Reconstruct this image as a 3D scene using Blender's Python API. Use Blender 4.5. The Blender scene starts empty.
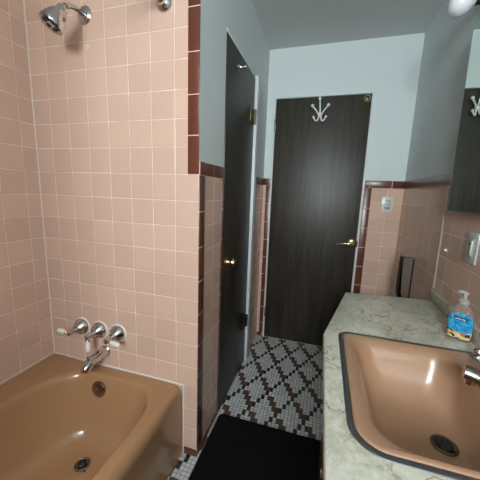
import bpy, bmesh, math
from mathutils import Vector, Matrix

S = bpy.context.scene
COL = S.collection
P = 0.1095            # tile pitch
CAPB, CAPT = 1.352, 1.406   # brown cap course
HC = 2.375            # ceiling height
XH, XR, YB, YF = 0.869, 1.915, 1.25, -2.45
YA = -1.53            # foot end of the tub alcove

# ------------------------------------------------------------------ materials
def new_mat(name):
    m = bpy.data.materials.new(name); m.use_nodes = True
    nt = m.node_tree
    return m, nt, nt.nodes['Principled BSDF']

def simple(name, col, rough=.5, metal=0., spec=.5, coat=0.):
    m, nt, b = new_mat(name)
    b.inputs['Base Color'].default_value = (*col, 1)
    b.inputs['Roughness'].default_value = rough
    b.inputs['Metallic'].default_value = metal
    b.inputs['Specular IOR Level'].default_value = spec
    b.inputs['Coat Weight'].default_value = coat
    return m

class G:
    """tiny node-graph helper"""
    def __init__(s, nt): s.nt = nt
    def n(s, t, **k):
        o = s.nt.nodes.new(t)
        for a, v in k.items(): setattr(o, a, v)
        return o
    def link(s, a, b): s.nt.links.new(a, b)
    def m(s, op, a, b=0., c=None):
        o = s.n('ShaderNodeMath', operation=op)
        for i, v in enumerate((a, b, c)):
            if v is None: continue
            if isinstance(v, (int, float)): o.inputs[i].default_value = v
            else: s.link(v, o.inputs[i])
        return o.outputs[0]
    def mix(s, f, a, b):
        o = s.n('ShaderNodeMix', data_type='RGBA')
        for i, v in ((0, f), (6, a), (7, b)):
            if isinstance(v, (int, float)): o.inputs[i].default_value = v
            elif isinstance(v, tuple): o.inputs[i].default_value = (*v, 1)
            else: s.link(v, o.inputs[i])
        return o.outputs[2]
    def pos(s):
        g = s.n('ShaderNodeNewGeometry'); x = s.n('ShaderNodeSeparateXYZ')
        s.link(g.outputs['Position'], x.inputs[0])
        return g.outputs['Position'], x.outputs[0], x.outputs[1], x.outputs[2]
    def step(s, v, a, b):
        o = s.n('ShaderNodeMapRange', interpolation_type='SMOOTHSTEP')
        s.link(v, o.inputs[0]); o.inputs[1].default_value = a; o.inputs[2].default_value = b
        return o.outputs[0]
    def edge(s, c, pitch):
        """c: coordinate in tiles -> distance (m) to the nearest joint"""
        f = s.m('FRACT', c)
        return s.m('MULTIPLY', s.m('MINIMUM', f, s.m('SUBTRACT', 1., f)), pitch)
    def noise(s, vec, scale, detail=3., rough=.5):
        o = s.n('ShaderNodeTexNoise'); o.inputs['Scale'].default_value = scale
        o.inputs['Detail'].default_value = detail; o.inputs['Roughness'].default_value = rough
        s.link(vec, o.inputs['Vector'])
        return o.outputs['Fac']
    def cells(s, a, b):
        c = s.n('ShaderNodeCombineXYZ'); s.link(a, c.inputs[0]); s.link(b, c.inputs[1])
        w = s.n('ShaderNodeTexWhiteNoise', noise_dimensions='2D'); s.link(c.outputs[0], w.inputs['Vector'])
        return w.outputs['Value'], w.outputs['Color']
    def bump(s, h, dist, strength=1.):
        o = s.n('ShaderNodeBump'); o.inputs['Strength'].default_value = strength
        o.inputs['Distance'].default_value = dist; s.link(h, o.inputs['Height'])
        return o.outputs[0]

PINK = (.63, .425, .33)
GROUT = (.86, .76, .69)
PAINT = (.60, .655, .65)

def tile_mat(name, axis, u0, sgn=1, painted=True):
    m, nt, b = new_mat(name); g = G(nt)
    p, x, y, z = g.pos()
    u = g.m('DIVIDE', g.m('SUBTRACT', (x, y)[axis], u0), P)
    v = g.m('DIVIDE', g.m('SUBTRACT', z, .35 * P), P)
    d = g.m('MINIMUM', g.edge(u, P), g.edge(v, P))
    groutfac = g.m('SUBTRACT', 1., g.step(d, .0007, .0019))
    cv, cc = g.cells(g.m('FLOOR', u), g.m('FLOOR', v))
    col = g.mix(cv, tuple(c * .94 for c in PINK), tuple(min(1, c * 1.06) for c in PINK))
    wob = g.noise(p, 14., 2.)
    col = g.mix(g.m('MULTIPLY', wob, .25), col, (.64, .45, .36))
    gn = g.noise(p, 9., 4.)
    gcol = g.mix(g.step(gn, .35, .65), GROUT, (.68, .53, .44))
    col = g.mix(groutfac, col, gcol)
    rough = g.m('ADD', .13, g.m('MULTIPLY', groutfac, .5))
    # every tile sits a hair out of true and its glaze is slightly wavy
    sep = g.n('ShaderNodeSeparateXYZ'); g.link(cc, sep.inputs[0])
    tilt = g.m('ADD', g.m('MULTIPLY', g.m('SUBTRACT', sep.outputs[0], .5), g.m('FRACT', u)),
               g.m('MULTIPLY', g.m('SUBTRACT', sep.outputs[1], .5), g.m('FRACT', v)))
    h = g.m('ADD', g.m('MULTIPLY', g.step(d, .0005, .004), .0011), g.m('MULTIPLY', tilt, .0018))
    h = g.m('ADD', h, g.m('MULTIPLY', g.noise(p, 30., 1.), .0005))
    nrm = g.bump(h, 1., .8)
    if painted:
        isp = g.m('GREATER_THAN', z, 1.38)
        col = g.mix(isp, col, PAINT)
        rough = g.m('ADD', g.m('MULTIPLY', rough, g.m('SUBTRACT', 1., isp)), g.m('MULTIPLY', isp, .55))
        hh = g.m('ADD', g.m('MULTIPLY', h, g.m('SUBTRACT', 1., isp)), g.m('MULTIPLY', g.m('MULTIPLY', isp, g.noise(p, 60., 2.)), .0004))
        nrm = g.bump(hh, 1., .8)
    b.inputs['Specular IOR Level'].default_value = .38
    g.link(col, b.inputs['Base Color']); g.link(rough, b.inputs['Roughness']); g.link(nrm, b.inputs['Normal'])
    return m

def trim_mat(name, axis, u0, L=.1525):
    m, nt, b = new_mat(name); g = G(nt)
    pp = g.pos(); p = pp[0]
    u = g.m('DIVIDE', g.m('SUBTRACT', pp[1 + axis], u0), L)
    d = g.edge(u, L)
    gf = g.m('SUBTRACT', 1., g.step(d, .0010, .0022))
    cv, _ = g.cells(g.m('FLOOR', u), g.m('FLOOR', u))
    col = g.mix(cv, (.095, .028, .015), (.138, .042, .022))
    col = g.mix(gf, col, (.70, .60, .54))
    g.link(col, b.inputs['Base Color'])
    g.link(g.m('ADD', .28, g.m('MULTIPLY', gf, .5)), b.inputs['Roughness'])
    g.link(g.bump(g.m('ADD', g.m('MULTIPLY', g.step(d, .0006, .004), .001), g.m('MULTIPLY', g.noise(p, 30., 1.), .0008)), 1., .7), b.inputs['Normal'])
    return m

def mosaic_mat():
    m, nt, b = new_mat('mosaic'); g = G(nt)
    q = .0203
    p, x, y, z = g.pos()
    u = g.m('DIVIDE', g.m('SUBTRACT', x, .941), q)
    v = g.m('DIVIDE', g.m('SUBTRACT', y, .5245), q)
    i = g.m('FLOOR', u); j = g.m('FLOOR', v); J = g.m('FLOOR', g.m('DIVIDE', v, 2.))
    def eq(a, k): return g.m('COMPARE', a, float(k), .25)
    bl = eq(g.m('FLOORED_MODULO', g.m('SUBTRACT', i, J), 8.), 0)
    s = g.m('FLOORED_MODULO', g.m('ADD', i, J), 8.)
    J4 = g.m('FLOORED_MODULO', J, 4.)
    # two-tile-wide brown steps run between the black crossings
    br = g.m('MAXIMUM', eq(s, 0), eq(s, 1))
    br = g.m('MULTIPLY', br, g.m('SUBTRACT', 1., eq(J4, 0)))
    d = g.m('MINIMUM', g.edge(u, q), g.edge(v, q))
    gf = g.m('SUBTRACT', 1., g.step(d, .0006, .0016))
    cv, _ = g.cells(i, j)
    col = g.mix(cv, (.46, .47, .46), (.62, .63, .62))
    col = g.mix(br, col, g.mix(cv, (.070, .032, .014), (.115, .052, .023)))
    col = g.mix(bl, col, (.012, .011, .010))
    col = g.mix(gf, col, (.10, .09, .08))
    g.link(col, b.inputs['Base Color'])
    g.link(g.m('ADD', .34, g.m('MULTIPLY', gf, .4)), b.inputs['Roughness'])
    g.link(g.bump(g.m('MULTIPLY', g.step(d, .0004, .0022), .0012), 1., .8), b.inputs['Normal'])
    return m

def wood_mat(name, a, c, rough):
    m, nt, b = new_mat(name); g = G(nt)
    p, x, y, z = g.pos()
    mp = g.n('ShaderNodeMapping'); mp.inputs['Scale'].default_value = (38, 38, 2.2)
    g.link(p, mp.inputs['Vector'])
    f = g.noise(mp.outputs[0], 1., 6., .65)
    f2 = g.noise(p, 3., 3.)
    col = g.mix(g.step(f, .3, .72), a, c)
    g.link(col, b.inputs['Base Color'])
    g.link(g.m('ADD', rough, g.m('MULTIPLY', f2, .14)), b.inputs['Roughness'])
    g.link(g.bump(g.m('MULTIPLY', f, .0004), 1., .5), b.inputs['Normal'])
    return m

def marble_mat():
    m, nt, b = new_mat('marble_laminate'); g = G(nt)
    p, x, y, z = g.pos()
    w = g.noise(p, 22., 6., .65)
    fine = g.noise(p, 75., 4., .6)
    big = g.noise(p, 6., 6., .7)
    wv = g.n('ShaderNodeTexNoise'); wv.inputs['Scale'].default_value = 8.; wv.inputs['Detail'].default_value = 9.
    wv.inputs['Distortion'].default_value = .5; wv.inputs['Roughness'].default_value = .62; g.link(p, wv.inputs['Vector'])
    vein = g.m('ABSOLUTE', g.m('SUBTRACT', wv.outputs['Fac'], .5))
    vf = g.m('SUBTRACT', 1., g.step(vein, .002, .020))
    col = g.mix(g.step(big, .40, .60), (.44, .42, .32), (.60, .585, .485))
    col = g.mix(g.m('MULTIPLY', g.step(w, .46, .62), .45), col, (.42, .42, .33))
    col = g.mix(g.m('MULTIPLY', g.step(fine, .48, .62), .5), col, (.68, .68, .60))
    col = g.mix(g.m('MULTIPLY', g.m('MULTIPLY', vf, g.step(g.noise(p, 5., 2.), .38, .55)), .85), col, (.20, .15, .075))
    g.link(col, b.inputs['Base Color'])
    b.inputs['Roughness'].default_value = .28
    return m

def enamel(name, col, rough=.16):
    m, nt, b = new_mat(name); g = G(nt)
    p = g.pos()[0]
    f = g.noise(p, 5., 4.)
    g.link(g.mix(f, tuple(c * .93 for c in col), tuple(c * 1.07 for c in col)), b.inputs['Base Color'])
    g.link(g.m('ADD', rough, g.m('MULTIPLY', g.noise(p, 22., 3.), .08)), b.inputs['Roughness'])
    return m

M = {}
M['t_left'] = tile_mat('pink_tile_tub_side', 1, -.070, painted=False)
M['t_faucet'] = tile_mat('pink_tile_faucet', 0, .1035, painted=False)
M['t_hall'] = tile_mat('pink_tile_hall', 1, .052)
M['t_back'] = tile_mat('pink_tile_back', 0, 1.701)
M['t_right'] = tile_mat('pink_tile_right', 1, .372)
M['t_front'] = tile_mat('pink_tile_front', 0, .1035)
M['tr_x'] = trim_mat('brown_trim_x', 0, 1.651 + .03)
M['tr_y'] = trim_mat('brown_trim_y', 1, .0)
M['tr_z'] = trim_mat('brown_trim_z', 2, CAPB)
M['mosaic'] = mosaic_mat()
M['ceiling'] = simple('ceiling_paint', (.60, .63, .62), .8)
M['door'] = wood_mat('dark_door_wood', (.014, .0105, .0065), (.042, .033, .022), .38)
M['cab'] = wood_mat('dark_cabinet_wood', (.030, .018, .010), (.060, .036, .020), .3)
M['frame'] = simple('painted_frame', (.62, .66, .66), .45)
M['marble'] = marble_mat()
M['tub'] = enamel('tan_enamel', (.385, .208, .105), .14)
M['sink'] = enamel('peach_enamel', (.37, .213, .128), .2)
M['chrome'] = simple('chrome', (.62, .62, .63), .10, 1.)
M['dchrome'] = simple('aged_chrome', (.36, .34, .31), .16, 1.)
M['steel'] = simple('steel_rim', (.20, .21, .215), .42, 1.)
M['brass'] = simple('brass', (.72, .58, .33), .22, 1.)
M['obrass'] = simple('old_brass', (.16, .13, .08), .4, 1.)
M['hole'] = simple('dark_hole', (.012, .012, .012), .5)
M['rubber'] = simple('black_nozzle', (.015, .015, .015), .4)
M['porc'] = simple('white_porcelain', (.78, .76, .72), .15)
M['plate'] = simple('white_plastic', (.62, .63, .57), .3)
M['plate_s'] = simple('grey_plastic', (.40, .42, .40), .35)
M['steelplate'] = simple('brushed_plate', (.50, .52, .50), .35)
M['hookw'] = simple('white_coated_metal', (.72, .74, .74), .25)
M['caulk'] = simple('caulk', (.74, .66, .60), .5)
M['box'] = simple('taupe_panel', (.135, .098, .080), .3)
M['boxb'] = simple('black_edge', (.006, .006, .006), .55, 0., .2)
M['mirror'] = simple('mirror_silver', (.80, .88, .82), .012, 1.)
M['bulb'] = simple('opal_glass', (.80, .82, .86), .18, 0., .5, .4)
M['sock'] = simple('socket_brass', (.05, .045, .03), .35, .8)

def rug_mat():
    m, nt, b = new_mat('black_pile'); g = G(nt)
    p = g.pos()[0]
    f = g.noise(p, 420., 2.)
    g.link(g.mix(f, (.0035, .003, .003), (.010, .009, .009)), b.inputs['Base Color'])
    b.inputs['Roughness'].default_value = .95; b.inputs['Specular IOR Level'].default_value = .1
    g.link(g.bump(f, .004, .8), b.inputs['Normal'])
    return m
M['rug'] = rug_mat()

def clear_mat(name, tint, solid, alpha):
    m, nt, b = new_mat(name); g = G(nt)
    tr = g.n('ShaderNodeBsdfTransparent'); tr.inputs[0].default_value = (*tint, 1)
    mx = g.n('ShaderNodeMixShader'); mx.inputs[0].default_value = alpha
    b.inputs['Base Color'].default_value = (*solid, 1); b.inputs['Roughness'].default_value = .08
    g.link(tr.outputs[0], mx.inputs[1]); g.link(b.outputs[0], mx.inputs[2])
    g.link(mx.outputs[0], nt.nodes['Material Output'].inputs['Surface'])
    return m
M['bottle'] = clear_mat('clear_bottle', (.90, .85, .82), (.46, .36, .32), .26)
M['pump'] = clear_mat('clear_pump', (.9, .9, .9), (.58, .58, .56), .42)
M['pane'] = clear_mat('window_glass', (.96, .98, .98), (.8, .85, .85), .08)

def label_mat():
    m, nt, b = new_mat('blue_sea_label'); g = G(nt)
    p, x, y, z = g.pos()
    sea = g.mix(g.step(g.noise(p, 90., 3.), .35, .65), (.010, .18, .42), (.05, .40, .62))
    vo = g.n('ShaderNodeTexVoronoi'); vo.inputs['Scale'].default_value = 75.; g.link(p, vo.inputs['Vector'])
    hs = g.n('ShaderNodeSeparateXYZ'); g.link(vo.outputs['Color'], hs.inputs[0])
    c1 = g.mix(g.m('GREATER_THAN', hs.outputs[0], .33), (.62, .50, .16), (.52, .10, .05))
    c1 = g.mix(g.m('GREATER_THAN', hs.outputs[0], .62), c1, (.66, .48, .40))
    c1 = g.mix(g.m('GREATER_THAN', hs.outputs[1], .78), c1, (.03, .03, .06))
    t = g.step(g.m('ADD', z, g.m('MULTIPLY', g.noise(p, 40., 1.), .02)), .847, .853)
    g.link(g.mix(t, c1, sea), b.inputs['Base Color'])
    b.inputs['Roughness'].default_value = .25
    return m
M['label'] = label_mat()
M['navy'] = simple('navy_ink', (.008, .015, .06), .3)
M['white'] = simple('white_ink', (.85, .85, .85), .3)
M['wax'] = simple('yellowed_patch', (.62, .56, .36), .4)

# ------------------------------------------------------------------ builders
def smooth(bm, ang=38):
    for f in bm.faces: f.smooth = True
    for e in bm.edges:
        if len(e.link_faces) == 2 and e.calc_face_angle(0) > math.radians(ang): e.smooth = False

def obj(name, bm, mat, parent=None, **props):
    bmesh.ops.recalc_face_normals(bm, faces=bm.faces)
    smooth(bm)
    if parent is not None:
        off = world(parent)
    else:
        xs = [v.co for v in bm.verts]
        lo = Vector([min(c[k] for c in xs) for k in range(3)]); hi = Vector([max(c[k] for c in xs) for k in range(3)])
        off = Vector(((lo.x + hi.x) / 2, (lo.y + hi.y) / 2, lo.z))
    for v in bm.verts: v.co -= off
    me = bpy.data.meshes.new(name); bm.to_mesh(me); bm.free()
    for mm in (mat if isinstance(mat, (list, tuple)) else [mat]): me.materials.append(mm)
    o = bpy.data.objects.new(name, me); COL.objects.link(o)
    if parent is not None: o.parent = parent
    else: o.location = off
    for k, v in props.items(): o[k] = v
    return o

def world(o):
    w = Vector(o.location)
    while o.parent: o = o.parent; w += Vector(o.location)
    return w

def thing(name, loc, label, cat, group=None):
    o = bpy.data.objects.new(name, None); COL.objects.link(o)
    o.location = loc; o.empty_display_size = .05
    o['label'] = label; o['category'] = cat
    if group: o['group'] = group
    return o

def struct(name, bm, mat, parent=None):
    o = obj(name, bm, mat, parent)
    if parent is None: o['kind'] = 'structure'
    return o

def NB(): return bmesh.new()

def box(bm, x0, x1, y0, y1, z0, z1, bev=0., seg=2):
    r = bmesh.ops.create_cube(bm, size=1.)
    for v in r['verts']:
        v.co = Vector(((x0 + x1) / 2 + v.co.x * (x1 - x0), (y0 + y1) / 2 + v.co.y * (y1 - y0), (z0 + z1) / 2 + v.co.z * (z1 - z0)))
    if bev:
        es = list({e for v in r['verts'] for e in v.link_edges})
        bmesh.ops.bevel(bm, geom=es, offset=bev, segments=seg, affect='EDGES', profile=.5)
    return bm

def B(*a, **k): return box(NB(), *a, **k)

def frame_of(d):
    d = Vector(d).normalized()
    a = Vector((0, 0, 1)) if abs(d.z) < .9 else Vector((1, 0, 0))
    s = d.cross(a).normalized(); t = s.cross(d).normalized()
    return d, s, t

def lathe(bm, o, d, prof, n=28, caps=True):
    """prof: (distance along d, radius)"""
    o = Vector(o); d, s, t = frame_of(d)
    rings = []
    for h, r in prof:
        c = o + d * h
        if r < 1e-6: rings.append([bm.verts.new(c)])
        else: rings.append([bm.verts.new(c + (s * math.cos(2 * math.pi * k / n) + t * math.sin(2 * math.pi * k / n)) * r) for k in range(n)])
    for a, b in zip(rings, rings[1:]):
        for k in range(n):
            l = (k + 1) % n
            if len(a) == 1 and len(b) == 1: continue
            if len(a) == 1: bm.faces.new((a[0], b[k], b[l]))
            elif len(b) == 1: bm.faces.new((a[k], a[l], b[0]))
            else: bm.faces.new((a[k], a[l], b[l], b[k]))
    if caps:
        for rg in (rings[0], rings[-1]):
            if len(rg) > 2: bm.faces.new(rg)
    return bm

def catmull(pts, n=6):
    pts = [Vector(p) for p in pts]
    out = []
    for i in range(len(pts) - 1):
        p0 = pts[max(i - 1, 0)]; p1 = pts[i]; p2 = pts[i + 1]; p3 = pts[min(i + 2, len(pts) - 1)]
        for k in range(n):
            t = k / n
            out.append(.5 * ((2 * p1) + (p2 - p0) * t + (2 * p0 - 5 * p1 + 4 * p2 - p3) * t * t + (3 * p1 - p0 - 3 * p2 + p3) * t ** 3))
    out.append(pts[-1])
    return out

def tube(bm, pts, rad, n=14, sq=1.):
    pts = [Vector(p) for p in pts]
    if not isinstance(rad, (list, tuple)): rad = [rad] * len(pts)
    if len(rad) != len(pts):
        rr = []
        for i in range(len(pts)):
            f = i / (len(pts) - 1) * (len(rad) - 1); a = int(min(f, len(rad) - 2)); rr.append(rad[a] + (rad[a + 1] - rad[a]) * (f - a))
        rad = rr
    d0, s, t = frame_of(pts[1] - pts[0])
    rings = []
    for i, p in enumerate(pts):
        d = (pts[min(i + 1, len(pts) - 1)] - pts[max(i - 1, 0)]).normalized()
        s = (s - d * s.dot(d)).normalized(); t = d.cross(s)
        rings.append([bm.verts.new(p + (s * math.cos(2 * math.pi * k / n) + t * math.sin(2 * math.pi * k / n) * sq) * rad[i]) for k in range(n)])
    for a, b in zip(rings, rings[1:]):
        for k in range(n):
            l = (k + 1) % n; bm.faces.new((a[k], a[l], b[l], b[k]))
    bm.faces.new(rings[0]); bm.faces.new(rings[-1])
    return bm

def ball(bm, c, r, seg=18):
    q = bmesh.ops.create_uvsphere(bm, u_segments=seg, v_segments=seg // 2, radius=r)
    sc = r if isinstance(r, (list, tuple)) else None
    for v in q['verts']: v.co += Vector(c)
    return bm

def rr(x0, x1, y0, y1, rads, z, n=10):
    """rounded rectangle loop; rads = [(rx,ry)] for corners (x1,y1),(x0,y1),(x0,y0),(x1,y0)"""
    if not isinstance(rads, (list, tuple)): rads = [(rads, rads)] * 4
    cs = [(x1, y1, -1, -1, 0), (x0, y1, 1, -1, 90), (x0, y0, 1, 1, 180), (x1, y0, -1, 1, 270)]
    out = []
    for (cx, cy, sx, sy, a0), (rx, ry) in zip(cs, rads):
        for k in range(n + 1):
            a = math.radians(a0 + 90 * k / n)
            out.append(Vector((cx + sx * rx + rx * math.cos(a), cy + sy * ry + ry * math.sin(a), z)))
    return out

def loft(bm, loops, cap0=False, cap1=False):
    vs = [[bm.verts.new(p) for p in L] for L in loops]
    n = len(vs[0])
    for a, b in zip(vs, vs[1:]):
        for k in range(n):
            l = (k + 1) % n; bm.faces.new((a[k], a[l], b[l], b[k]))
    if cap0: bm.faces.new(vs[0])
    if cap1: bm.faces.new(vs[-1])
    return bm

def prism(bm, poly, z0, z1, bev=0.):
    loft(bm, [[Vector((x, y, z0)) for x, y in poly], [Vector((x, y, z1)) for x, y in poly]], True, True)
    if bev: bmesh.ops.bevel(bm, geom=list(bm.edges), offset=bev, segments=2, affect='EDGES', profile=.5)
    return bm

# ------------------------------------------------------------------ room shell
struct('floor', B(-.1, XR + .1, YF - .1, YB + .1, -.1, 0), M['mosaic'])
struct('ceiling', B(-.1, XR + .1, YF - .1, YB + .1, HC, HC + .1), M['ceiling'])
struct('wall_left', B(-.1, 0, YF - .1, .1, 0, HC), M['t_left'])
# dividing wall: tiled faucet face, one end seen on the entry side
struct('wall_faucet', B(0, XH - .1, 0, .1, 0, HC), M['t_faucet'])
bm = NB()
box(bm, XH - .1, XH, 0, .285, 0, HC); box(bm, XH - .1, XH, .885, YB, 0, HC); box(bm, XH - .1, XH, .285, .885, 2.03, HC); box(bm, XH - .1, XH - .07, .285, .885, 0, 2.03)  # last box: unseen panel added behind the closet door against outside light leaks
w = struct('wall_closet', bm, [M['t_hall'], M['t_faucet']])
for f in w.data.polygons:
    if f.normal.y < -.9 and f.center.y + w.location.y < .01: f.material_index = 1
struct('wall_back', B(XH - .1, XR + .1, YB, YB + .1, 0, HC), M['t_back'])
struct('wall_right', B(XR, XR + .1, YF - .1, YB, 0, HC), M['t_right'])
struct('wall_alcove', B(0, XH, YA - .1, YA, 0, HC), M['t_front'])
# wall behind the camera with the window the daylight comes from
WX0, WX1, WZ0, WZ1 = 1.10, 1.80, 1.50, 2.26
bm = NB()
box(bm, 0, WX0, YF - .1, YF, 0, HC); box(bm, WX1, XR, YF - .1, YF, 0, HC)
box(bm, WX0, WX1, YF - .1, YF, 0, WZ0); box(bm, WX0, WX1, YF - .1, YF, WZ1, HC)
struct('wall_front', bm, M['t_front'])
bm = NB()
for a in ((WX0, WX0 + .04, WZ0, WZ1), (WX1 - .04, WX1, WZ0, WZ1), (WX0 + .04, WX1 - .04, WZ0, WZ0 + .04), (WX0 + .04, WX1 - .04, WZ1 - .04, WZ1), (WX0 + .04, WX1 - .04, 1.86, 1.90)):
    box(bm, a[0], a[1], YF - .08, YF - .03, a[2], a[3])
win = struct('window_1', bm, M['frame'])
obj('pane', B(WX0 + .04, WX1 - .04, YF - .06, YF - .055, WZ0 + .04, WZ1 - .04), M['pane'], win)

# brown trim courses (proud of the tile)
e = .004
tn = [0]
def trim(bm, mat):
    tn[0] += 1
    return struct('trim_%d' % tn[0], bm, mat)
trim(B(.819, XH + .001, -e, 0, CAPB, HC, bev=.002), M['tr_z'])
trim(B(XH, XH + e, 0.0, .285, CAPB, CAPT, bev=.002), M['tr_y'])
trim(B(XH, XH + e, -.001, .052, .038, CAPB, bev=.002), M['tr_z'])
trim(B(XH, XH + e, .266, .285, .038, CAPB, bev=.002), M['tr_z'])
trim(B(XH, XH + e, .91, YB, CAPB, CAPT, bev=.002), M['tr_y'])
trim(B(XH, XH + e, .91, .955, .038, CAPB, bev=.002), M['tr_z'])
trim(B(XH + e, .928, YB - e, YB, CAPB, CAPT, bev=.002), M['tr_x'])
trim(B(.893, .928, YB - e, YB, .038, CAPB, bev=.002), M['tr_z'])
trim(B(1.651, XR - e, YB - e, YB, CAPB, CAPT, bev=.002), M['tr_x'])
trim(B(1.651, 1.701, YB - e, YB, .038, CAPB, bev=.002), M['tr_z'])
trim(B(XR - e, XR, -.9, YB, CAPB, CAPT, bev=.002), M['tr_y'])
struct('baseboard_faucet', B(.801, XH, -e, 0, 0, .038, bev=.002), M['tr_x'])
struct('baseboard_closet', B(XH, XH + e, -e, .285, 0, .038, bev=.002), M['tr_y'])
struct('baseboard_back', B(XH + e, .928, YB - e, YB, 0, .038, bev=.002), M['tr_x'])
# silicone lines
bm = NB()
box(bm, 0, .806, -.007, -.0003, .372, .380, bev=.002); box(bm, .0003, .007, YA + .01, -.007, .372, .380, bev=.002)
box(bm, .7975, .8035, -.0075, -.0003, .0, .372, bev=.002)
box(bm, .0003, .0045, -.0045, -.0003, .380, HC - .001)
trim(bm, M['caulk'])
import random
rnd = random.Random(4)
bm = NB(); pts = []
for k in range(26):
    z = .857 + (1.350 - .857) * k / 25
    pts.append((XR - .0012, .470 + .012 * (z - 1.1) / .25 * .5 + rnd.uniform(-.003, .003), z))
tube(bm, pts, [rnd.uniform(.006, .011) for _ in pts], n=8)
for v in bm.verts: v.co.x = min(XR - .0002, XR - .0012 + (v.co.x - (XR - .0012)) * .25)
trim(bm, M['caulk'])

# ------------------------------------------------------------------ doors
# back door, closed in its thin painted frame
bm = NB()
for a in ((.928, .940, 0, 2.028), (1.634, 1.646, 0, 2.028), (.940, 1.634, 2.016, 2.028)):
    box(bm, a[0], a[1], YB - .012, YB, a[2], a[3], bev=.001)
struct('trim_20', bm, M['frame'])
d1 = struct('door_1', B(.9425, 1.6315, YB - .008, YB, .008, 2.013, bev=.0015), M['door'])
yd = YB - .008
bm = NB(); lathe(bm, (1.597, yd, .924), (0, -1, 0), [(0, .031), (.006, .031), (.011, .026), (.013, .014), (.045, .011), (.052, .011), (.056, .006), (.057, 0)])
h = obj('lever_handle', bm, M['brass'], d1, label='brass lever handle')
bm = NB(); tube(bm, catmull([(1.602, yd - .050, .924), (1.57, yd - .052, .925), (1.53, yd - .050, .921), (1.487, yd - .040, .915)]), [.0105, .0095, .0085, .007], sq=.75)
obj('lever', bm, M['brass'], h)
bm = NB(); 
ringp = [(1.602 + .019 * math.cos(a), yd - .006, 1.981 + .022 * math.sin(a)) for a in [2 * math.pi * k / 20 for k in range(21)]]
tube(bm, ringp, .005, n=8); obj('catch_ring', bm, M['brass'], d1, label='small brass ring near the top corner')
bm = NB(); lathe(bm, (1.602, yd, 1.981), (0, -1, 0), [(0, .012), (.004, .012), (.006, .008), (.006, 0)])
obj('catch_cup', bm, M['obrass'], d1)
obj('hinge', B(.9355, .948, yd - .006, yd - .0005, 1.775, 1.865, bev=.001), M['obrass'], d1)
obj('hinge', B(.9355, .948, yd - .006, yd - .0005, .20, .29, bev=.001), M['obrass'], d1)
obj('strike_plate', B(1.6318, 1.640, yd - .0125, yd - .0045, .895, .945, bev=.001), M['hole'], d1)

# closet door in the left wall of the entry
bm = NB()
box(bm, XH - .06, XH + .022, .834, .905, 0, 2.036, bev=.002)
box(bm, XH - .06, XH + .003, .286, .834, 2.021, 2.036, bev=.001)
fr = struct('trim_21', bm, M['frame'])
d2 = struct('door_2', B(XH - .036, XH + .004, .289, .830, .005, 2.018, bev=.002), M['door'])
bm = NB(); lathe(bm, (XH + .004, .345, .905), (1, 0, 0), [(0, .027), (.004, .027), (.007, .014), (.024, .011), (.030, .018), (.040, .0225), (.050, .020), (.054, .010), (.055, 0)])
obj('door_knob', bm, M['brass'], d2, label='round brass knob')
for z in (1.735, .295):
    hb = NB(); box(hb, XH + .004, XH + .0085, .735, .826, z, z + .09, bev=.001)
    ho = obj('hinge', hb, M['obrass'] if z > 1 else M['hole'], d2)
    hb = NB(); lathe(hb, (XH + .013, .8255, z - .002), (0, 0, 1), [(0, .006), (.002, .008), (.092, .008), (.094, .006)], n=14)
    obj('hinge_pin', hb, M['obrass'] if z > 1 else M['hole'], ho)

# ------------------------------------------------------------------ hooks
t = thing('coat_hook', (1.281, yd, 1.83), 'white branching coat hook fixed at the top of the back door', 'coat hook')
bm = NB(); lathe(bm, (1.281, yd, 1.885), (0, -1, 0), [(0, .016), (.004, .016), (.008, .010), (.014, .006), (.014, 0)])
obj('base_plate', bm, M['hookw'], t)
bm = NB(); tube(bm, catmull([(1.281, yd - .010, 1.88), (1.279, yd - .018, 1.93), (1.274, yd - .032, 1.985)]), [.006, .005, .005], n=10); ball(bm, (1.2735, yd - .034, 1.990), .011)
obj('centre_prong', bm, M['hookw'], t)
for s in (-1, 1):
    bm = NB(); cx = 1.281
    tube(bm, catmull([(cx + s * .006, yd - .010, 1.875), (cx + s * .026, yd - .026, 1.905), (cx + s * .056, yd - .042, 1.938)]), [.0065, .0055, .0055], n=10)
    ball(bm, (cx + s * .057, yd - .043, 1.940), .012)
    tube(bm, catmull([(cx + s * .004, yd - .010, 1.895), (cx + s * .010, yd - .014, 1.858), (cx + s * .018, yd - .028, 1.836), (cx + s * .032, yd - .036, 1.838), (cx + s * .044, yd - .038, 1.858)]), [.006, .006, .006, .0055, .0055], n=10)
    ball(bm, (cx + s * .045, yd - .038, 1.861), .0095)
    obj('side_prong', bm, M['hookw'], t)
t = thing('robe_hook', (XH + .004, .455, 1.91), 'small silver hook near the top of the closet door', 'hook')
bm = NB(); lathe(bm, (XH + .004, .455, 1.937), (1, 0, 0), [(0, .013), (.003, .013), (.005, .008), (.005, 0)]); obj('base_plate', bm, M['chrome'], t)
bm = NB(); tube(bm, catmull([(XH + .007, .455, 1.937), (XH + .022, .458, 1.934), (XH + .038, .466, 1.938)]), [.006, .006, .007], n=10); ball(bm, (XH + .040, .467, 1.939), .010); obj('prong', bm, M['chrome'], t)

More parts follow.
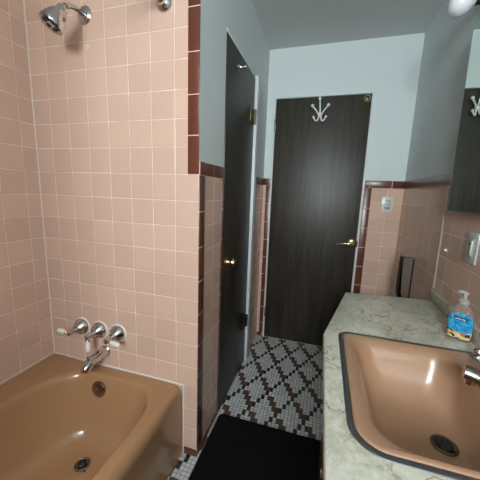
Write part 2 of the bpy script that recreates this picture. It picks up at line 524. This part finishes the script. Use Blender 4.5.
# ------------------------------------------------------------------ wall plates
t = thing('outlet', (1.817, YB, 1.173), 'white wall outlet on the pink tile right of the back door', 'outlet')
yo = YB - .0005
obj('cover_plate', B(1.777, 1.857, yo - .006, yo, 1.174, 1.290, bev=.003), M['plate'], t)
obj('receptacle', B(1.797, 1.838, yo - .009, yo - .006, 1.197, 1.267, bev=.002), M['plate_s'], t, label='grey receptacle insert')
obj('button', B(1.803, 1.833, yo - .0115, yo - .009, 1.243, 1.252, bev=.001), M['plate'], t)
obj('button', B(1.803, 1.833, yo - .0115, yo - .009, 1.222, 1.230, bev=.001), M['plate'], t)
obj('socket_hole', B(1.818, 1.828, yo - .0095, yo - .009, 1.203, 1.210), M['hole'], t)
t = thing('light_switch', (XR, .171, 1.052), 'large pale switch plate on the tile under the mirror', 'switch')
xo = XR - .0005
obj('cover_plate', B(xo - .006, xo, .130, .213, 1.054, 1.168, bev=.003), M['steelplate'], t)
obj('switch_body', B(xo - .009, xo - .006, .152, .190, 1.077, 1.145, bev=.002), M['plate_s'], t)
obj('rocker', B(xo - .013, xo - .009, .155, .168, 1.084, 1.139, bev=.002), M['plate'], t, label='narrow white rocker')
obj('indicator', B(xo - .0105, xo - .009, .177, .184, 1.121, 1.128), M['hole'], t)
bm = NB(); lathe(bm, (XR - .0003, .391, 1.061), (-1, 0, 0), [(0, .0065), (.006, .006), (.009, .004), (.0095, 0)], n=14)
obj('wall_plug', bm, M['porc'], None, label='tiny white plug in the tile joint left of the switch plate', category='wall plug')
bm = NB()
pp = [(.331, 1.867), (.338, 1.863), (.347, 1.866), (.351, 1.874), (.349, 1.884), (.344, 1.891), (.336, 1.888), (.332, 1.878)]
loft(bm, [[Vector((x, -.0004, z)) for x, z in pp], [Vector((x, -.0018, z)) for x, z in pp]], True, True)
obj('adhesive_patch', bm, M['wax'], None, label='small yellowed spot stuck on the tile below the shower head', category='patch')

# slim dark box on the right wall beyond the counter
t = thing('wall_box', (XR, .86, .66), 'slim taupe box with black front on the tiled wall past the counter end', 'box')
def side_poly(x0, z0, x1, z1, r=.025):
    out = [(XR - .0005, z0), (XR - .0005, z1), (x1 + .008, z1), (x1, z1 - .012)]
    for k in range(7):
        a = math.radians(180 + 90 * k / 6); out.append((x0 + r + r * math.cos(a), z0 + r + r * math.sin(a)))
    return out
bm = NB(); pl = side_poly(1.868, .668, 1.856, .928)
loft(bm, [[Vector((x, .801, z)) for x, z in pl], [Vector((x, .855, z)) for x, z in pl]], True, True)
obj('body', bm, M['box'], t)
bm = NB()
fo = [(1.8535, .932), (1.8515, .920), (1.851, .85), (1.8505, .77), (1.851, .70), (1.858, .669), (1.880, .656)]
fi = [(1.8562, .9285), (1.8557, .916), (1.857, .85), (1.8605, .77), (1.866, .705), (1.874, .679), (1.888, .6675)]
for a, b, c, d in zip(fo, fo[1:], fi, fi[1:]):
    q = [Vector((p[0], y, p[1])) for y in (.7985, .860) for p in (a, b, d, c)]
    v = [bm.verts.new(p) for p in q]
    for f in ((0, 1, 2, 3), (7, 6, 5, 4), (0, 4, 5, 1), (3, 2, 6, 7), (0, 3, 7, 4), (1, 5, 6, 2)): bm.faces.new([v[i] for i in f])
bmesh.ops.remove_doubles(bm, verts=bm.verts, dist=1e-5)
obj('front_cover', bm, M['boxb'], t, label='black curved front')
obj('back_edge', B(XR - .006, XR - .0003, .796, .801, .667, .925), M['boxb'], t)

# ------------------------------------------------------------------ bathtub
t = thing('bathtub', (.4, -.76, 0), 'tan enamel bathtub built into the tiled alcove', 'bathtub')
bm = NB()
X0, X1, Y0, Y1 = .002, .797, YA + .010, -.002
def outer(i, z, r=.012): return rr(X0 + i * .2, X1 - i, Y0 + i * .2, Y1 - i * .2, max(r, .004), z)
def inner(i, z, k=1.): 
    return rr(.125 + i * 1.25, .729 - i, -1.44 + i * 2.2, -.060 - i, [(.12 * k, .18 * k), (.18 * k, .38 * k), (.18 * k, .25 * k), (.15 * k, .25 * k)], z)
L = [outer(.003, 0), outer(.003, .29), outer(.001, .315), outer(0., .328, .02), outer(.003, .345, .02), outer(.010, .359, .02), outer(.020, .3682, .02), outer(.034, .372, .02),
     inner(-.010, .3722), inner(-.003, .3715), inner(.003, .3685), inner(.008, .3625), inner(.012, .352), inner(.016, .335), inner(.030, .26), inner(.050, .17), inner(.062, .12), inner(.080, .090, .9), inner(.110, .076, .8), inner(.150, .071, .62), inner(.21, .069, .4), inner(.26, .068, .2)]
loft(bm, L, False, True)
obj('tub_shell', bm, M['tub'], t)
od = Vector((0, -.985, .17))
oc = Vector((.385, -.091, .312))
bm = NB(); lathe(bm, oc, od, [(-.012, .030), (0, .039), (.004, .039), (.008, .033), (.010, .018), (.010, 0)])
ov = obj('overflow_plate', bm, M['dchrome'], t, label='round dull chrome overflow plate')
bm = NB(); lathe(bm, oc + od * .010 + Vector((0, 0, .006)), od, [(0, .006), (.003, .006), (.004, .004), (.004, 0)], n=14)
obj('screw', bm, M['chrome'], ov)
bm = NB(); lathe(bm, ((.437), -.258, .0745), (0, 0, 1), [(0, .033), (.004, .033), (.0055, .028), (.002, .024), (.001, 0)])
dr = obj('drain', bm, M['dchrome'], t, label='dark metal drain')
bm = NB(); lathe(bm, ((.437), -.258, .0765), (0, 0, 1), [(0, .019), (.008, .019), (.012, .015), (.013, .006), (.018, .004), (.019, 0)])
obj('stopper', bm, M['hole'], dr)

# tub filler: three lever handles and a spout
def handle(x, z, lev, label):
    t = thing('faucet_handle', (x, 0, z), label, 'faucet handle', 'tub faucet handles')
    bm = NB(); lathe(bm, (x, 0, z), (0, -1, 0), [(0., .047), (.0025, .047), (.0045, .043)]); obj('wall_seal', bm, M['porc'], t, label='white ring against the tile')
    bm = NB(); lathe(bm, (x, -.004, z), (0, -1, 0), [(0, .043), (.006, .0435), (.014, .040), (.026, .032), (.036, .022), (.040, .0185), (.046, .0175)])
    obj('escutcheon', bm, M['chrome'], t)
    bm = NB(); lathe(bm, (x, -.048, z), (0, -1, 0), [(0, .0125), (.010, .0125), (.012, .0145), (.020, .015), (.026, .013), (.034, .0145), (.042, .0125), (.046, .006), (.047, 0)])
    obj('stem', bm, M['chrome'], t)
    l = Vector(lev).normalized(); o = Vector((x, -.081, z))
    bm = NB(); lathe(bm, o, l, [(.006, .0075), (.016, .0065), (.020, .0095), (.024, .0095)], n=18); lv = obj('lever', bm, M['chrome'], t)
    bm = NB(); lathe(bm, o, l, [(.024, .0085), (.027, .0105), (.048, .0125), (.066, .0118), (.072, .009), (.074, 0)], n=18); obj('lever_grip', bm, M['porc'], lv, label='white porcelain grip')
handle(.214, .571, (-1, 0, .03), 'chrome tub handle with white grip pointing left')
handle(.325, .571, (.02, .0, -1), 'chrome tub handle with white grip hanging straight down')
handle(.437, .573, (1, 0, -.12), 'chrome tub handle with white grip pointing right')
t = thing('tub_spout', (.352, 0, .455), 'chrome bathtub spout on the tile below the three handles', 'spout')
bm = NB(); lathe(bm, (.352, -.0003, .458), (0, -1, 0), [(0, .031), (.006, .031), (.010, .027)]); obj('flange', bm, M['chrome'], t)
bm = NB(); tube(bm, catmull([(.352, -.008, .458), (.352, -.05, .459), (.352, -.10, .452), (.352, -.128, .440), (.352, -.137, .424)]), [.027, .027, .026, .0225, .017], n=20, sq=.92); obj('spout_body', bm, M['chrome'], t)
bm = NB(); lathe(bm, (.352, -.112, .473), (0, 0, 1), [(0, .004), (.010, .0035), (.012, .0065), (.018, .006), (.020, 0)], n=14); obj('diverter_knob', bm, M['chrome'], t)

# shower head on its arm
t = thing('shower_head', (.335, 0, 2.0), 'chrome shower head on a bent wall arm above the tub', 'shower head')
bm = NB(); lathe(bm, (.337, -.0003, 1.998), (0, -1, 0), [(0, .036), (.004, .036), (.010, .030), (.016, .018), (.017, .013)]); obj('flange', bm, M['chrome'], t)
bm = NB(); tube(bm, catmull([(.337, -.012, 1.998), (.345, -.05, 1.993), (.356, -.09, 1.980), (.364, -.122, 1.960)]), .0105, n=14); obj('arm', bm, M['chrome'], t)
hd = Vector((-.30, -.42, -.857)).normalized(); ho = Vector((.362, -.128, 1.953))
bm = NB(); lathe(bm, ho, hd, [(-.004, .011), (.002, .017), (.012, .019), (.020, .0185), (.023, .0195), (.027, .025), (.042, .032), (.062, .0385), (.078, .0425), (.085, .0425), (.089, .040), (.086, .036), (.084, 0)])
sh = obj('head', bm, M['chrome'], t)
_, s_, t_ = frame_of(hd)
for k in range(6):
    a = 2 * math.pi * k / 6 + .3
    c = ho + hd * .083 + (s_ * math.cos(a) + t_ * math.sin(a)) * .0225
    bm = NB(); lathe(bm, c, hd, [(0, .0088), (.004, .0088), (.0055, .006), (.004, .004), (.003, 0)], n=14); obj('nozzle', bm, M['rubber'], sh, label='black spray nozzle')
bm = NB(); kc = Vector((.364, -.140, 1.917)); kd = Vector((.5, -.05, -.6))
lathe(bm, kc, kd, [(0, .005), (.016, .005), (.018, .009), (.026, .009), (.029, .005), (.0295, 0)], n=14); obj('spray_knob', bm, M['chrome'], t)

# curtain rod
t = thing('curtain_rod', (.717, 0, 1.985), 'chrome shower curtain rod end fixed high above the tub edge', 'curtain rod')
bm = NB(); lathe(bm, (.717, -.0003, 1.992), (0, -1, 0), [(0, .034), (.005, .034), (.012, .029), (.020, .018), (.030, .0165)]); obj('flange', bm, M['chrome'], t)
bm = NB(); lathe(bm, (.717, -.025, 1.992), (0, -1, 0), [(0, .0127), (1.48, .0127)], n=20); obj('rod', bm, M['dchrome'], t)
bm = NB(); lathe(bm, (.717, YA + .0003, 1.992), (0, 1, 0), [(0, .034), (.005, .034), (.012, .029), (.020, .018), (.030, .0165)]); obj('flange', bm, M['chrome'], t)

# ------------------------------------------------------------------ vanity
ZC = .805
poly = [(1.410, -1.05), (1.913, -1.05), (1.913, .440), (1.508, .392), (1.402, -.095)]
bodyp = [(1.445, -1.03), (1.913, -1.03), (1.913, .420), (1.530, .372), (1.445, -.075)]
t = thing('vanity_cabinet', (1.65, -.3, 0), 'dark wooden vanity cabinet under the marbled countertop', 'cabinet')
bm = NB(); loft(bm, [[Vector((x, y, z)) for x, y in bodyp] for z in (.09, .765)], True, False)
obj('cabinet_body', bm, M['cab'], t)
bm = NB(); prism(bm, [(1.49, -1.01), (1.90, -1.01), (1.90, .40), (1.565, .36), (1.49, -.06)], 0, .09); obj('plinth', bm, M['cab'], t)
for y0, y1, ky in ((-.98, -.475, -.525), (-.465, -.11, -.415)):
    dd = obj('door', B(1.428, 1.4445, y0, y1, .12, .745, bev=.003), M['cab'], t)
    bm = NB(); lathe(bm, (1.428, ky, .70), (-1, 0, 0), [(0, .008), (.004, .008), (.006, .005), (.010, .005), (.014, .010), (.019, .011), (.022, .008), (.023, 0)], n=18)
    obj('knob', bm, M['chrome'], dd, label='small metal knob')

SX0, SX1, SY0, SY1 = 1.452, 1.888, -.557, -.057
t = thing('countertop', (1.65, -.3, ZC - .04), 'marbled laminate countertop with an angled corner around the sink', 'countertop')
hole = rr(SX0 + .012, SX1 - .012, SY0 + .012, SY1 - .012, [(.03, .03), (.03, .03), (.06, .06), (.06, .06)], 0)
hc = Vector((1.67, -.307, 0))
def hit(d):
    best = None
    for (ax, ay), (bx, by) in zip(poly, poly[1:] + poly[:1]):
        ex, ey = bx - ax, by - ay; den = d.x * ey - d.y * ex
        if abs(den) < 1e-9: continue
        s = ((ax - hc.x) * ey - (ay - hc.y) * ex) / den; q = ((ax - hc.x) * d.y - (ay - hc.y) * d.x) / den
        if s > 0 and -1e-6 <= q <= 1 + 1e-6 and (best is None or s < best): best = s
    return hc + d * best
outl = [hit((h - hc).normalized()) for h in hole]
used = set()
for cx, cy in poly:
    k = min((i for i in range(len(outl)) if i not in used), key=lambda i: abs((math.atan2(cy - hc.y, cx - hc.x) - math.atan2(hole[i].y - hc.y, hole[i].x - hc.x) + math.pi) % (2 * math.pi) - math.pi))
    used.add(k); outl[k] = Vector((cx, cy, 0))
def at(Lp, z, ins=0.):
    return [Vector((p.x + (hc.x - p.x) * ins, p.y + (hc.y - p.y) * ins, z)) for p in Lp]
bm = NB(); loft(bm, [at(hole, ZC - .04), at(outl, ZC - .04, .006), at(outl, ZC - .036), at(outl, ZC - .006), at(outl, ZC - .002, .006), at(outl, ZC, .018), at(hole, ZC), at(hole, ZC - .04)])
bmesh.ops.remove_doubles(bm, verts=bm.verts, dist=1e-6)
obj('counter_slab', bm, M['marble'], t)
obj('backsplash', B(1.893, 1.9145, -1.05, .436, ZC + .0002, ZC + .052, bev=.004), M['marble'], None, label='low marbled backsplash strip along the tiled wall behind the soap bottle', category='backsplash')

t = thing('sink', (1.67, -.307, ZC), 'peach enamel sink with a dark metal rim set in the counter', 'sink')
def srim(i, z): 
    r = lambda a: max(a - i, .008)
    return rr(SX0 + i, SX1 - i, SY0 + i, SY1 - i, [(r(.04),) * 2, (r(.04),) * 2, (r(.075),) * 2, (r(.075),) * 2], z)
bm = NB(); loft(bm, [srim(0, ZC + .0004), srim(.001, ZC + .0025), srim(.004, ZC + .0036), srim(.012, ZC + .0036), srim(.0155, ZC + .002), srim(.0158, ZC + .0004)])
obj('metal_rim', bm, M['steel'], t, label='dark grey metal rim')
def bowl(i, z, k=1.):
    return rr(1.497 + i, 1.786 - i * .32, -.523 + i * 1.1, -.100 - i * 1.1, [(.06 * k, .06 * k), (.05 * k, .06 * k), (.085 * k, .085 * k), (.07 * k, .07 * k)], z)
def toward(Lp, cx, cy, f, z):
    return [Vector((p.x + (cx - p.x) * f, p.y + (cy - p.y) * f, z)) for p in Lp]
bm = NB()
L = [srim(.0135, ZC + .0003), srim(.0160, ZC + .004), srim(.019, ZC + .0055), srim(.026, ZC + .0055), bowl(-.008, ZC + .003), bowl(0, ZC - .0005), bowl(.006, ZC - .006), bowl(.013, ZC - .016), bowl(.022, ZC - .040), bowl(.034, ZC - .074, 1.1), bowl(.050, ZC - .104, 1.2), bowl(.072, ZC - .123, 1.15)]
base = bowl(.10, 0, .9)
L += [toward(base, 1.712, -.314, .05, ZC - .134), toward(base, 1.712, -.314, .42, ZC - .1385), toward(base, 1.712, -.314, .62, ZC - .140), toward(base, 1.712, -.314, .85, ZC - .140)]
loft(bm, L, False, True)
obj('basin', bm, M['sink'], t)
bm = NB(); lathe(bm, (1.713, -.316, ZC - .1398), (0, 0, 1), [(0, .031), (.003, .031), (.005, .027), (.002, .022), (.001, 0)])
dr = obj('drain', bm, M['obrass'], t, label='dark metal drain')
bm = NB(); lathe(bm, (1.713, -.316, ZC - .138), (0, 0, 1), [(0, .020), (.004, .020), (.007, .016), (.006, .006), (.011, .004), (.012, 0)]); obj('stopper', bm, M['hole'], dr)

t = thing('sink_faucet', (1.832, -.307, ZC + .0055), 'chrome two handle faucet on the back ledge of the sink', 'faucet')
bm = NB(); loft(bm, [rr(1.806, 1.860, -.42, -.195, .026, z) if i < 2 else rr(1.811, 1.855, -.415, -.20, .022, z) for i, z in enumerate((ZC + .0058, ZC + .016, ZC + .021))], True, True); obj('base_plate', bm, M['dchrome'], t)
bm = NB(); tube(bm, catmull([(1.842, -.321, ZC + .030), (1.822, -.314, ZC + .036), (1.792, -.305, ZC + .047), (1.760, -.296, ZC + .057), (1.737, -.289, ZC + .060)]), [.026, .024, .022, .0205, .0195], n=18, sq=.85); obj('spout', bm, M['dchrome'], t)
bm = NB(); lathe(bm, (1.752, -.293, ZC + .046), (-.1, 0, -1), [(0, .0115), (.014, .0115), (.014, .009), (.012, 0)], n=18); obj('aerator', bm, M['chrome'], t)
for y in (-.225, -.39):
    bm = NB(); lathe(bm, (1.834, y, ZC + .020), (0, 0, 1), [(0, .017), (.008, .016), (.012, .012), (.018, .017), (.034, .020), (.042, .016), (.045, 0)]); obj('handle', bm, M['dchrome'], t)
bm = NB(); lathe(bm, (1.856, -.100, ZC + .0056), (0, 0, 1), [(0, .016), (.004, .016), (.008, .012), (.018, .010), (.024, .013), (.030, .010), (.032, 0)]); obj('pop_up_knob', bm, M['chrome'], t)

# soap bottle
bc = Vector((1.858, .035, ZC)); fd = Vector((-.50, -.866, 0)).normalized(); sd = Vector((-fd.y, fd.x, 0))
if sd.x < 0: sd = -sd
A_, B_ = .0355, .0225
def bpt(a, z, wa=1., off=0.):
    n = 2.6
    ca, sa = math.cos(a), math.sin(a)
    r = (abs(ca) ** n + abs(sa) ** n) ** (-1 / n)
    return bc + sd * (ca * r * (A_ * wa + off)) + fd * (sa * r * (B_ * min(1, wa * 1.0) + off)) + Vector((0, 0, z))
t = thing('soap_bottle', bc, 'clear pump soap bottle with a blue label on the counter', 'bottle')
zs = [(.0006, .90), (.003, .97), (.010, 1.0), (.05, 1.03), (.085, 1.0), (.100, .93), (.112, .76), (.120, .52), (.124, .42), (.130, .40)]
def wat(z):
    for (z0, w0), (z1, w1) in zip(zs, zs[1:]):
        if z <= z1: return w0 + (w1 - w0) * (z - z0) / (z1 - z0)
    return zs[-1][1]
bm = NB(); loft(bm, [[bpt(2 * math.pi * k / 40, z, w) for k in range(40)] for z, w in zs], True, True); obj('bottle_body', bm, M['bottle'], t, label='clear plastic body')
bm = NB(); nz, na = 12, 16; grid = []
for i in range(nz + 1):
    z = .010 + .090 * i / nz; f = i / nz
    half = 1.12 * (1. if f < .65 else math.sqrt(max(.0, 1 - ((f - .65) / .35) ** 2)) * .75 + .25)
    grid.append([bm.verts.new(bpt(math.pi / 2 + half * (1 - 2 * k / na), z, wat(z), .0007)) for k in range(na + 1)])
for a, b in zip(grid, grid[1:]):
    for k in range(na): bm.faces.new((a[k], a[k + 1], b[k + 1], b[k]))
lab = obj('front_label', bm, M['label'], t, label='blue label with sea picture')
def on_label(u, v, off):   # u right, v up in metres from label emblem centre
    z = .081 + v; w = wat(z)
    a = math.pi / 2 - math.asin(max(-.95, min(.95, u / (A_ * 1.05))))
    return bpt(a, z, w, off)
bm = NB(); vs = []
ov = [(.0195 * math.cos(a) , .0062 * math.sin(a)) for a in [2 * math.pi * k / 28 for k in range(28)]]
ov = [(max(-.0185, min(.0185, u * 1.15)), max(-.0055, min(.0055, v * 1.25))) for u, v in ov]
rings = [[bm.verts.new(on_label(u * s, v * s, .0014)) for u, v in ov] for s in (1., .66, .33)]
for a, b in zip(rings, rings[1:]):
    for k in range(28): bm.faces.new((a[k], a[(k + 1) % 28], b[(k + 1) % 28], b[k]))
bm.faces.new(rings[-1]); obj('emblem', bm, M['navy'], lab)
fc = bpy.data.curves.new('lettering', 'FONT'); fc.body = 'softsoap'; fc.align_x = 'CENTER'; fc.align_y = 'CENTER'; fc.size = .0082; fc.offset = .0001
fo_ = bpy.data.objects.new('tmp', fc); COL.objects.link(fo_)
dg = bpy.context.evaluated_depsgraph_get(); me = bpy.data.meshes.new_from_object(fo_.evaluated_get(dg))
bpy.data.objects.remove(fo_)
bm = NB(); bm.from_mesh(me); bpy.data.meshes.remove(me)
for v in bm.verts: v.co = on_label(v.co.x, v.co.y, .0020)
lt = obj('lettering', bm, M['white'], lab)
bm = NB(); lathe(bm, bc + Vector((0, 0, .1302)), (0, 0, 1), [(0, .0155), (.012, .0155), (.014, .012), (.016, .006), (.032, .005), (.033, .009), (.041, .009), (.043, .006), (.043, 0)], n=20)
pm = obj('pump', bm, M['pump'], t, label='white pump top')
bm = NB(); ptop = bc + Vector((0, 0, .168)); nd = (Vector((-.93, .36, 0))).normalized()
tube(bm, catmull([ptop, ptop + nd * .012 + Vector((0, 0, .002)), ptop + nd * .021 + Vector((0, 0, .001))]), [.0075, .006, .0045], n=12); obj('nozzle', bm, M['pump'], pm)

# ------------------------------------------------------------------ mirror and lamp
TH, TL = math.radians(4.2), math.radians(-1.0)
t = thing('medicine_cabinet', (XR, .1, 1.242), 'mirror fronted medicine cabinet on the right wall, its door slightly ajar', 'medicine cabinet')
obj('cabinet_frame', B(1.9065, XR - .0045, -.115, .300, 1.252, 1.955, bev=.001), M['dchrome'], t)
def door_pt(a, b, c):      # a: along the door from its free edge, b: up, c: out of the face
    o = Vector((1.872, .335, 1.242)); tv = Vector((math.sin(TH), -math.cos(TH), 0)); uv = Vector((math.sin(TL) * math.cos(TH), math.sin(TL) * math.sin(TH), math.cos(TL)))
    nv = tv.cross(uv); nv = nv if nv.x < 0 else -nv
    return o + tv * a + uv * b + nv * c
def door_loop(i, c):
    return [door_pt(p.x, p.y, c) for p in rr(i, .440 - i, i, .724 - i, [(.03 - i * .5,) * 2, (.03 - i * .5,) * 2, (.006,) * 2, (.006,) * 2], 0)]
bm = NB(); loft(bm, [door_loop(0, -.006), door_loop(0, -.0008), door_loop(.0016, 0), door_loop(.0024, -.0008)], True, False)
md = obj('mirror_door', bm, M['dchrome'], t)
bm = NB(); loft(bm, [door_loop(.0024, -.003), door_loop(.0024, -.0004)], True, True)
obj('mirror_glass', bm, M['mirror'], md)
LY, LZ = .40, 2.064
t = thing('vanity_light', (XR, LY, LZ), 'wall lamp with a white globe bulb over the mirror', 'lamp')
bm = NB(); lathe(bm, (XR - .0005, LY, LZ + .01), (-1, 0, 0), [(0, .034), (.006, .034), (.012, .022), (.014, .016)]); obj('wall_plate', bm, M['sock'], t)
bm = NB(); lathe(bm, (XR - .012, LY, LZ + .008), (-1, 0, -.06), [(0, .016), (.006, .0165), (.026, .0165), (.030, .015)], n=20); obj('socket', bm, M['sock'], t)
bm = NB(); lathe(bm, (XR - .040, LY, LZ + .005), (-1, 0, -.06), [(0, .013), (.006, .017), (.016, .030), (.028, .039), (.044, .0445), (.056, .0445), (.070, .040), (.082, .030), (.089, .016), (.0915, 0)], n=28); obj('bulb', bm, M['bulb'], t, label='white globe bulb')

# ------------------------------------------------------------------ bath mat
bm = NB(); L = []
for i, z in ((.004, .0004), (0, .005), (.003, .010), (.012, .013), (.03, .0135)): L.append(rr(.884 + i, 1.475 - i, -1.35 + i, .283 - i, .018, z))
loft(bm, L, True, True)
obj('bath_mat', bm, M['rug'], None, label='plain black bath mat lying on the mosaic floor', category='mat')

# ------------------------------------------------------------------ light
wd = bpy.data.worlds.new('daylight'); S.world = wd; wd.use_nodes = True
bg = wd.node_tree.nodes['Background']; bg.inputs[0].default_value = (.90, .96, 1., 1); bg.inputs[1].default_value = 70.
pl = bpy.data.lights.new('window_portal', 'AREA'); pl.shape = 'RECTANGLE'; pl.size = WX1 - WX0; pl.size_y = WZ1 - WZ0
pl.cycles.is_portal = True
po = bpy.data.objects.new('window_portal', pl); COL.objects.link(po)
po.location = ((WX0 + WX1) / 2, YF - .02, (WZ0 + WZ1) / 2); po.rotation_euler = (math.radians(90), 0, 0)

# ------------------------------------------------------------------ camera
cam = bpy.data.cameras.new('camera'); co = bpy.data.objects.new('camera', cam); COL.objects.link(co)
cam.sensor_width = 36; cam.sensor_height = 36; cam.sensor_fit = 'HORIZONTAL'; cam.lens = 276.143 / 480 * 36; cam.clip_start = .01
r = Vector((.95637616, .2900462, .03489748)); u = Vector((-.08269753, .1542201, .98456959)); f = Vector((-.28018878, .94450482, -.17147853))
mt = Matrix((r, u, -f)).transposed().to_4x4(); mt.translation = Vector((1.36631238, -1.05677812, 1.28826471))
co.matrix_world = mt
S.camera = co
S.view_settings.view_transform = 'Standard'; S.view_settings.look = 'None'
S.view_settings.exposure = 0.; S.view_settings.gamma = 1.; S.view_settings.use_curve_mapping = False
S.cycles.max_bounces = 10; S.cycles.diffuse_bounces = 6; S.cycles.glossy_bounces = 6; S.cycles.transparent_max_bounces = 10
S.cycles.use_denoising = True
S.cycles.sample_clamp_indirect = 8.
